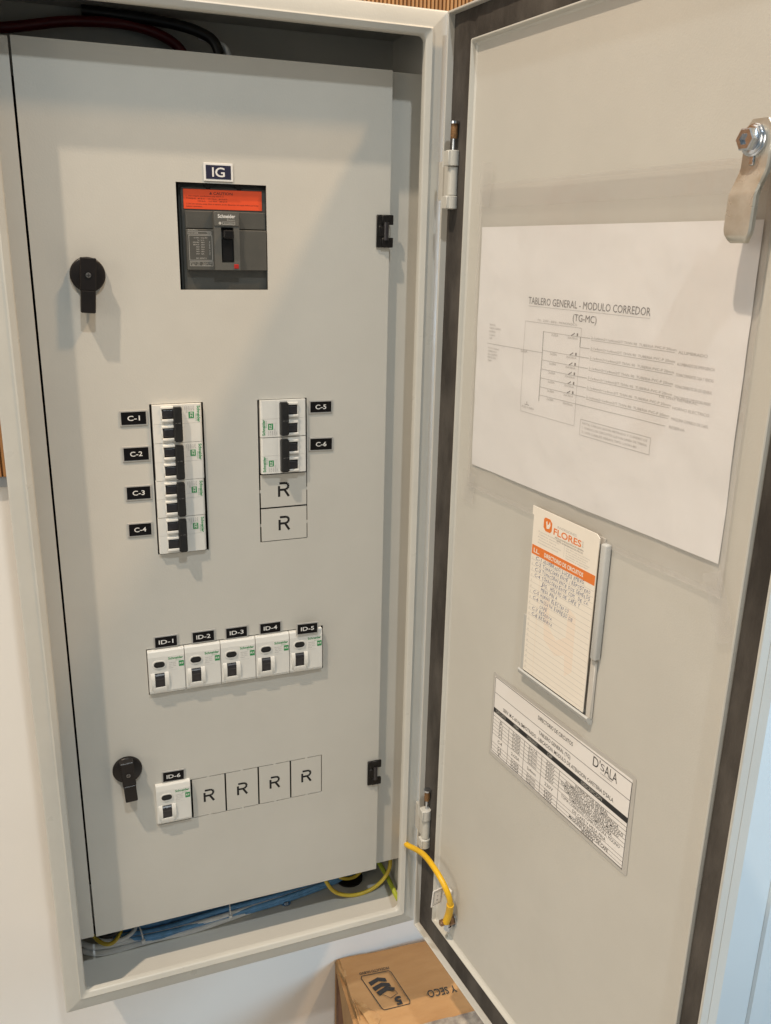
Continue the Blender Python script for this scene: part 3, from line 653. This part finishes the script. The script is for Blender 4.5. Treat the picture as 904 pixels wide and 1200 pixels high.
ps = door_thing('printed_sheet', 'white sheet titled TABLERO GENERAL with wiring diagram inside the clear sleeve', 'paper', -3.9, -134.6, 1.2, roll=-.012)
b = MB(); wavy(b, 0, 297, -210, 0, 0, 'paper', .9, 60, 2)
b.build('sheet', ps)
b = MB(); y = 0
dx, dz = 3.9, 134.6
def L(x0, z0, x1, z1, w=.35, m='print_faint'):
    n = max(1, int(max(abs(x1-x0), abs(z1-z0))/4))
    for i in range(n):
        p, q = i/n, (i+1)/n; b.line(x0+(x1-x0)*p+dx, z0+(z1-z0)*p+dz, x0+(x1-x0)*q+dx, z0+(z1-z0)*q+dz, w, m)
def T(t, x, z, w, h, m='print_grey', **k): b.text(t, x+dx, z+dz, w, h, m, **k)
T('TABLERO GENERAL - MODULO CORREDOR', 70.4, -194.6, 139.5, 5.4, 'print_dim'); T('(TG-MC)', 142, -203.8, 27, 5.0, 'print_dim', align='c')
L(70.4, -196.2, 209.7, -196.2, .3, 'print_light')
L(67.4, -208.5, 139.4, -208.5, .3); L(67.4, -208.5, 68, -282.5, .3); L(68, -282.5, 139.4, -282.5, .3); L(139.4, -208.5, 139.4, -282.5, .3)
T('TG - 220V - 60Hz - MONOFASICO', 84, -207.4, 50, 1.7, 'print_faint')
L(93, -214.5, 93, -270.6, .5, 'print_dim'); L(13.5, -231.6, 93, -231.6, .4, 'print_grey'); T('3x50A', 64, -233.8, 9, 2.0, 'print_grey')
ys = [-215.0, -222.6, -229.6, -237.2, -244.4, -251.6, -258.8, -265.4]
tx = ['ALUMBRADO', 'ALUMBRADO DE EMERGENCIA', 'TOMACORRIENTES CAJA Y VENTAS', 'TOMACORRIENTES DE USO GENERAL', 'TOMACORRIENTES COMPUTADORA, MOLINO', 'HORNO ELECTRICO', 'MAQUINA EXPRESO DE CAFE', 'RESERVA']
for k, z in enumerate(ys):
    if k != 1:
        L(93, z, 139, z, .35, 'print_faint'); T('2x20A', 103, z-2.4, 9, 1.7, 'print_grey'); T('25A/30mA', 124, z-2.4, 12, 1.5, 'print_grey')
        if k < 7: L(128, z, 132, z+2.2, .7, 'print_dim'); b.box(134.4+dx, 136+dx, -.06, -.03, z+dz+.3, z+dz+2.4, 'print_dim')
    else: L(139, z, 139, ys[0], .5, 'print_dim')
    L(139, z, 150, z, .45, 'print_grey')
    if k < 7:
        T('2-1x4mm2+1x4mm2/T THW-90  TUBERIA PVC-P 20mm', 151, z-.9+.6, 86, 1.75, 'print_faint'); L(151, z-1.2, 236, z-1.2, .3, 'print_faint')
        T(tx[k], 239, z-1.6, (25 if k == 0 else 32), 1.9, 'print_grey')
    else: L(139, z, 234, z, .35, 'print_grey'); T(tx[k], 238, z-.8, 14, 1.9, 'print_grey')
T('DE USO GENERAL', 226, -247.2, 34, 1.7, 'print_grey')
for k, t in enumerate(('VIENE DEL', 'TABLERO GENERAL', 'EXISTENTE', '3-1x16mm2', 'LSOH')): T(t, 16, -216-k*2.9, None, 1.4, 'print_faint')
for k, t in enumerate(('N2XOH 3-1x16mm2', 'TUBERIA PVC-P', '35mm DIAMETRO', 'PROYECTADO', 'TIERRA')): T(t, 15, -236-k*2.7, None, 1.4, 'print_grey')
T('POZO A TIERRA', 70, -279, 17, 1.6, 'print_grey'); L(77, -273, 77, -276, .4, 'print_dim'); L(74, -276, 80, -276, .4, 'print_dim')
L(146.5, -276, 222, -276, .35); L(146.5, -288, 222, -288, .35); L(146.5, -276, 146.5, -288, .35); L(222, -276, 222, -288, .35)
for k, t in enumerate(('NOTA: CARGAS SEGUN METRADO Y CUADRO DE', '1. TODOS LOS CIRCUITOS LLEVAN LINEA DE TIERRA', '2. LOS CABLES SERAN TIPO LSOH-80')): T(t, 149, -279.4-k*3.3, 70-10*(k == 2), 1.6, 'print_grey')
# lettering follows the waves of the sheet
b.v = [(p[0], waveY(p[0], p[2], 0, .9, 2)+p[1]-.16, p[2]) for p in b.v]
b.mats = [{'print_dim': 'print_title', 'print_grey': 'print_soft', 'print_light': 'print_soft', 'print_faint': 'print_soft'}.get(q, q) for q in b.mats]
b.build('diagram_print', ps)

sl = door_thing('plastic_sleeve', 'clear plastic sleeve taped to the upper part of the open door', 'plastic sleeve', -8, -100, 2.6, roll=-.012)
b = MB(); wavy(b, 0, 307, -266, 0, 0, 'clear_film', .7, 60, 5); b.build('front_film', sl)
b = MB()
def seam(x0, x1, z0, z1):
    n = 30; vs = []; fs = []
    hor = abs(x1-x0) > abs(z1-z0)
    for i in range(n+1):
        for s in (0, 1):
            if hor: X = x0+(x1-x0)*i/n; Z = z0 if s == 0 else z1
            else: Z = z0+(z1-z0)*i/n; X = x0 if s == 0 else x1
            vs.append((X, waveY(X, Z, 0, .7, 5)-.12, Z))
    for i in range(n): fs.append((2*i, 2*i+1, 2*i+3, 2*i+2))
    b.add(vs, fs, 'clear_film', True)
seam(0, 307, -3, 0); seam(0, 307, -266, -261.5); seam(302.5, 307, -261, -3); seam(0, 3.4, -261, -3); seam(3.6, 302, -19.5, -3.3)
b.build('welded_seam', sl)
# strips of clear tape
def tape(cx, cz, w, h, ang, lab):
    t = door_thing('tape_strip', lab, 'tape', cx, cz, 3.9, roll=ang); b = MB(); wavy(b, -w/2, w/2, -h/2, h/2, 0, 'clear_film', .4, 12, cx*.1); b.build('film', t)
tape(1, -100, 20, 34, .15, 'short clear tape strip over the upper left corner of the sleeve')
tape(-2, -366, 20, 30, .05, 'short clear tape strip over the lower left corner of the sleeve')
tape(303, -368, 16, 46, -.45, 'slanted clear tape strip over the lower right corner of the sleeve')

# ------------------------------------------------------------------ handwritten circuit card in its holder
chd = door_thing('card_holder', 'pale grey plastic card holder stuck to the middle of the open door', 'card holder', 150, -505, .3)
o2 = (150, 0, -505)
b = MB(); b.box(103.5, 188.8, -1.0, -.1, -503, -358, 'holder_clear', .3); b.build('back_plate', chd, o2)
b = MB(); b.prism([(-.2, -514), (-3.2, -513.4), (-5.4, -511), (-6.4, -507.6), (-5.2, -506.4), (-3.8, -507.4), (-1.2, -509.4), (-.2, -509.4)], 98.5, 193.5, 'holder_plastic', 'x', True)
b.box(187.6, 193.4, -3, -.2, -509, -458, 'holder_clear', .5); b.box(97.6, 103.2, -3.4, -.2, -509, -455, 'holder_plastic', .8); b.build('bottom_lip', chd, o2)
b = MB(); b.box(189.6, 196.0, -6.4, -.4, -456, -360.5, 'holder_plastic', 1.4, 3); b.build('side_slider', chd, o2)
cc = door_thing('circuit_card', 'cream card with orange header band and handwritten circuit list in the holder', 'card', 145, -503, 4.3)
o3 = (145, 0, -503)
b = MB(); b.prism([(104.4, -505.5), (186.6, -505.5), (186.8, -358.2), (182.8, -355.4), (102.0, -355.4), (102.0, -362.6), (104.0, -363)], -1.0, -.3, 'card_paper'); b.build('card_sheet', cc, o3)
b = MB(); y = -1.06
b.box(104.8, 185.8, -1.09, -1.02, -396.6, -388.4, 'print_orange')
b.text('LL.', 107.5, -394.6, 8, 3.6, 'card_paper', -1.14, bold=.02); b.text('DIRECTORIO DE CIRCUITOS', 122, -394.4, 50, 3.4, 'card_paper', -1.14, bold=.03)
b.prism([(118, -362.5), (120, -360.8), (126, -360.8), (129, -363.5), (129, -370), (127, -372.2), (121, -372.2), (118, -369.5)], -1.1, -1.03, 'print_orange')
b.prism([(121, -364.2), (122.6, -363.2), (123.2, -366.4), (124.8, -365.4), (126, -362.6), (127, -366), (125.6, -369), (122.4, -369.8)], -1.16, -1.11, 'card_paper')
b.text('INVERSIONES', 136, -365.2, 24, 2.0, 'print_light', y); b.text('FLORES', 131.5, -371.6, 35, 5.2, 'print_orange', y, bold=.02); b.text('SRL', 167.6, -371.2, 1.6, 5, 'print_light', y)
b.text('INSTALACIONES ELECTRICAS EN GENERAL', 134, -374.2, 36, 1.3, 'print_dim', y); b.text('VENTA DE MATERIALES ELECTRICOS', 136, -376.4, 33, 1.3, 'print_dim', y)
for k in range(5):
    b.text(['Proyectos de instalaciones', 'Tableros electricos', 'Pozos a tierra', 'Mantenimiento preventivo', 'Automatizacion industrial'][k], 112+k % 2, -375.4-k*2.4, 30-3*(k % 3), 1.1, 'print_light', y)
    b.text(['Cel. RPC atencion 24 horas', 'Email ventas y servicios', 'Jr. Los Electricistas Lima', 'Certificados de operatividad', 'Garantia y seguridad'][k], 149, -378.6-k*2.0, 29-2*(k % 3), 1.0, 'print_light', y)
b.line(146.6, -374, 146.6, -386, .2, 'print_light', y)
z = -401.2
while z > -504: b.line(105.2, z, 185.6, z, .22, 'print_light', y); z -= 5.05
b.line(118.4, -396.6, 118.4, -503, .18, 'print_pale_orange', y)
for k in range(21): b.text(str(k+1), 106.6, -400.6-k*5.05, None, 1.6, 'print_light', y)
hw = [('C-1', 'ALUMBRADO/LUCES EMERG.'), ('C-2', 'TOMACORRIENTE (REPOSTERO'), ('C-3', 'TOMACORRIENTE DOS GEMELOS'), ('C-4', 'TOMACORRIENTE COM. DE CA-'), ('', 'JAS, MOLINO DE CAFE Y'), ('', 'MESA FRIA'), ('C-5', 'HORNO ELECTRICO'), ('C-6', 'MAQUINA EXPRESO DE'), ('', 'CAFE'), ('C-7', 'RESERVA'), ('C-8', 'RESERVA')]
for k, (a, t) in enumerate(hw):
    zz = -400.6-k*5.05
    if a: b.text(a, 111, zz+.3, 7.5, 2.9, 'print_blue', y, shear=.15, rot=random.uniform(-3, 3))
    xx = 121.0
    for ch in t:
        if ch == ' ': xx += 1.8; continue
        wv = 1.95+random.uniform(-.2, .2); b.text(ch, xx, zz+.4+random.uniform(-.35, .35), wv if ch not in 'I/.-(,' else .5, 3.1+random.uniform(-.5, .4), 'print_blue', y, shear=.2, rot=random.uniform(-5, 6)); xx += wv+.62
# pale watermark mark in the middle of the card
b.prism([(126, -432), (134, -428), (135, -452), (146, -460), (158, -452), (158, -426), (168, -430), (169, -478), (160, -486), (158, -468), (146, -474), (130, -466)], -1.04, -1.02, 'print_watermark')
b.build('card_print', cc, o3)

# ------------------------------------------------------------------ circuit directory sticker
st = door_thing('directory_sticker', 'wide laminated sticker with black table of circuits below the card holder', 'sticker', 151, -617, .2)
o4 = (151, 0, -617)
b = MB(); b.prism([(54.5, -620), (55, -621), (248, -618.6), (249.4, -617), (247.6, -532), (246, -530), (55.5, -533), (54, -534.5)], -.35, -.03, 'laminate'); b.build('laminate_sheet', st, o4)
b = MB(); b.prism([(57.6, -616.6), (244.6, -614.8), (244, -534.2), (57.2, -536.4)], -.5, -.37, 'sticker_paper'); b.build('label_sheet', st, o4)
b = MB(); y = -.55; xa, xb = 58.2, 244.0
def hl(z, x0=xa, x1=xb, w=.45, m='print_black'): b.line(x0, z, x1, z, w, m, y)
def vl(x, z0, z1, w=.45): b.line(x, z0, x, z1, w, 'print_black', y-.004)
hl(-536.8, w=.6); hl(-615.2, w=.6); vl(xa, -536.8, -615.2, .6); vl(xb, -536.8, -615.2, .6); hl(-552.6)
b.box(xa, xb, y-.012, y+.01, -573.2, -568.2, 'print_black')
b.text('DIRECTORIO DE CIRCUITOS', 149.5, -545.4, 48, 3.6, 'print_black', y-.01, align='c', bold=.01)
b.text('TABLERO GENERAL (TG)', 150, -558.8, 44, 3.4, 'print_black', y-.01, align='c', bold=.01)
b.text('SERV. M-C 60 Hz EMPOTRADO - UBICACION: MODULO DE ATENCION CAFETERIA D\'SALA', 150, -565.4, 153, 3.4, 'print_black', y-.01, align='c', bold=.01)
b.text('D\'', 199.4, -547.6, 8.5, 8.6, 'print_black', y-.01); b.text('S', 208.6, -546.2, 4.6, 6.0, 'print_dim', y-.01); b.text('ALA', 213.6, -547.6, 14.6, 8.6, 'print_black', y-.01); b.text('CAFETERIA', 209, -549.6, 14, 1.2, 'print_dim', y-.01)
for t, x, w in (('CIRCUITO', 62, 16), ('ITM', 91.5, 7), ('CABLEADO', 112, 15.5), ('DIF', 142.5, 6.5), ('DESCRIPCION', 188, 26)): b.text(t, x, -572.2, w, 3.0, 'print_light', y-.03)
hl(-576.8, w=.4)
rows = [-576.8, -580.6, -584.4, -588.2, -592.0, -595.8, -605.2, -608.8, -612.4, -615.2]
for z in rows[1:-1]: hl(z, w=.32)
for x in (84.5, 109.0, 135.2, 160.3): vl(x, -576.8, -615.2, .45)
desc = ['INTERRUPTOR GENERAL', 'ALUMBRADO Y LUCES DE EMERGENCIA', 'TOMACORRIENTE CAJA Y VENTAS DE MODULO', 'TOMACORRIENTE USO GENERAL MODULO', 'TOMACORRIENTE COMPUTADORA', 'TOMA CORRIENTE COMERCIAL, MOLINO DE CAFE Y MESA FRIA', 'HORNO ELECTRICO', 'MAQUINA EXPRESO DE CAFE', 'RESERVA']
for k in range(9):
    z0, z1 = rows[k], rows[k+1]; zc = (z0+z1)/2; h = 2.7 if k != 5 else 3.2; zb = zc-h/2
    b.text(['IG', 'C-1', 'C-2', 'C-3', '', 'C-4', 'C-5', 'C-6', 'R'][k] or 'C-3', 71.4, zb, None, h, 'print_black', y-.01, align='c', bold=.01)
    b.text('2x50A' if k == 0 else '2x20A', 96.8, zb, 13, h, 'print_black', y-.01, align='c'); b.text('3x16' if k == 0 else '3x4mm', 122, zb, 13, h, 'print_black', y-.01, align='c'); b.text('220V', 147.6, zb, 12, h, 'print_black', y-.01, align='c')
    if k == 5:
        b.text('TOMA CORRIENTE COMPUTADORA, MOLINO', 202, zc+.8, 74, 2.9, 'print_black', y-.01, align='c'); b.text('DE CAFE Y MESA FRIA', 202, zc-3.8, 42, 2.9, 'print_black', y-.01, align='c')
    else: b.text(desc[k], 202, zb, min(78, len(desc[k])*2.15), h, 'print_black', y-.01, align='c', bold=.01)
b.build('table_print', st, o4)

# ------------------------------------------------------------------ cardboard box under the cabinet
ZB = -1100.0
bx = thing('cardboard_box', 'brown cardboard box with black arrows print standing below the cabinet', 'box', (380, 25, -1600))
o5 = (380, 25, -1600)
A = Vector((304.5, 108.0)); Bv = Vector((480, 94.0)); u = (Bv-A).normalized(); v = Vector((u.y, -u.x))     # u along the wall, v towards the viewer
BW, BD = 250, 172
def bp(s, t): q = A+u*s+v*t; return (q.x, q.y)
def slab(name, s0, s1, t0, t1, z0, z1, m, th=4):
    b = MB(); n = 14; vs = []
    return b
b = MB()
# top panel as a lightly dented grid
def grid_top(b, s0, s1, t0, t1, z, m, n=26, amp=1.6, k=0, cut=None):
    vs = []; fs = []
    for i in range(n+1):
        for j in range(n+1):
            s = s0+(s1-s0)*i/n; t = t0+(t1-t0)*j/n; q = bp(s, t)
            if cut: s2 = max(s, cut(t)) if i == 0 else s; q = bp(s2, t)
            vs.append((q[0], q[1], z+amp*mnoise.noise(Vector((s*.02+k, t*.02, 0)))-1.2*math.exp(-((s-(55+t*.55))/5.0)**2)))
    for i in range(n):
        for j in range(n): a = i*(n+1)+j; fs.append((a, a+n+1, a+n+2, a+1))
    b.add(vs, fs, m, True)
grid_top(b, 6, BW, 0, BD, ZB, 'cardboard'); b.build('top_panel', bx, o5)
b = MB()
q = [bp(0.4, .2), bp(BW, .2), bp(BW, BD), bp(4, BD)]
b.prism([bp(0, 0), bp(BW, 0), bp(BW, BD), bp(0, BD)], -1600, ZB-4, 'cardboard', 'z'); b.build('side_panel', bx, o5)
# dented left top edge with torn flap
def strip_mesh(rows, m, name, smooth=True):
    b = MB(); n = len(rows[0]); vs = [p for r in rows for p in r]; fs = []
    for j in range(len(rows)-1):
        for k in range(n-1): fs.append((j*n+k, j*n+k+1, (j+1)*n+k+1, (j+1)*n+k))
    b.add(vs, fs, m, smooth); o = b.build(name, bx, o5); sm = o.modifiers.new('thickness', 'SOLIDIFY'); sm.thickness = .003; return o
def P3(s, t, z): q = bp(s, t); return (q[0], q[1], ZB+z)
ts = [0, 14, 30, 44, 58, 70, 80, 92, 104]
strip_mesh([[P3(9, t, .3) for t in ts], [P3([2, 2, 4, 6, 5, 6, 8, 9, 8][i], t, [-.5, -1, 0, -2, -1, 1, 3, 2, 0][i]) for i, t in enumerate(ts)],
            [P3([-1, 0, 1, 4, 3, 2, 5, 4, 2][i], t, [-4, -5, -6, -7, -9, -7, -6, -9, -12][i]) for i, t in enumerate(ts)]], 'cardboard_pale', 'crushed_edge')
strip_mesh([[P3(4, 66, -2), P3(8, 78, 0), P3(11, 88, 1), P3(14, 99, 3), P3(18, 112, 1), P3(22, 124, 0)], [P3(7, 66, 0), P3(11, 78, 3.5), P3(15, 86, 3), P3(20, 97, 6), P3(25, 108, 3), P3(29, 117, 3)], [P3(9, 65, .5), P3(13, 74, 1.5), P3(19, 84, 5), P3(24, 91, 2.5), P3(31, 101, 5), P3(35, 108, 1)]], 'cardboard_pale', 'torn_flap', False)
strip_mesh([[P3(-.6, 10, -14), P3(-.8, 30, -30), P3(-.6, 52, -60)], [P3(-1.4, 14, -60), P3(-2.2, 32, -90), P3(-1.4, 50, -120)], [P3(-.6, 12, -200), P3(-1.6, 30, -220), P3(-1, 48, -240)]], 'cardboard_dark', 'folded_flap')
# print on the top; local frame: reads from the far side, so it is upside down for the viewer
b = MB()
def top_text(t, s, tt, w, h, ang, m='print_black', z=1.2, bold=.02):
    V, Fc, Wd = glyphs(t, bold); k = h/capH; kx = w/Wd; ca, sa = math.cos(ang), math.sin(ang); vs = []
    for a, c in V:
        px, pz = a*kx, c*k; q = bp(s+px*ca-pz*sa, tt-(px*sa+pz*ca)); vs.append((q[0], q[1], ZB+z))
    b.add(vs, Fc, m)
def top_poly(pts, m='print_black', z=1.2): b.add([(*bp(*p), ZB+z) for p in pts], [tuple(range(len(pts)))], m)
def tline(p, q, w): 
    d = Vector((q[0]-p[0], q[1]-p[1])); n = Vector((-d.y, d.x)).normalized()*w/2; top_poly([(p[0]+n.x, p[1]+n.y), (p[0]-n.x, p[1]-n.y), (q[0]-n.x, q[1]-n.y), (q[0]+n.x, q[1]+n.y)])
fr = [(30, 37), (67, 39), (71, 92), (68, 97), (36, 95), (31, 90)]
fr = [(26.5, 41), (28, 37.5), (66, 38), (68.5, 41), (79, 92), (77.5, 97), (43, 97.5), (40.5, 95)]
for p, q in zip(fr, fr[1:]+fr[:1]): tline(p, q, 1.1)
def chev(s, t, w=25, m=1):
    top_poly([(s, t+2), (s+2.2, t+8.5), (s+14, t+3.2), (s+14, t-3)]); top_poly([(s+14, t-3), (s+14, t+3.2), (s+w, t+7), (s+w-1, t+.6)])
chev(34, 48); chev(37, 57.5)
top_poly([(40, 68), (43.5, 75), (55, 69), (64, 72), (66, 67), (55, 62)])
for p, q in (((48, 74), (56, 82)), ((56, 82), (67, 77)), ((67, 77), (64, 70))): tline(p, q, .7)
top_text('5', 69, 82, 9, 12, math.pi+.05, bold=.05)
top_text('PRODUCTO NUEVO', 68, 31, 42, 4.0, math.pi)
top_text('MANTENER FRESCO Y SECO', 168, 71.5, 58+118*0, 9.5, math.pi) if False else top_text('Y SECO', 145, 84, 40, 11, math.pi-.02, bold=.01)
b.build('printed_marks', bx, o5)
b = MB(); grid_top(b, 62, 190, 131, 168, ZB+2.6, 'tape', 14, 3.2, 4); b.build('packing_tape', bx, o5)

# ------------------------------------------------------------------ render settings
scene.render.engine = 'CYCLES'
scene.cycles.max_bounces = 8; scene.cycles.transparent_max_bounces = 12
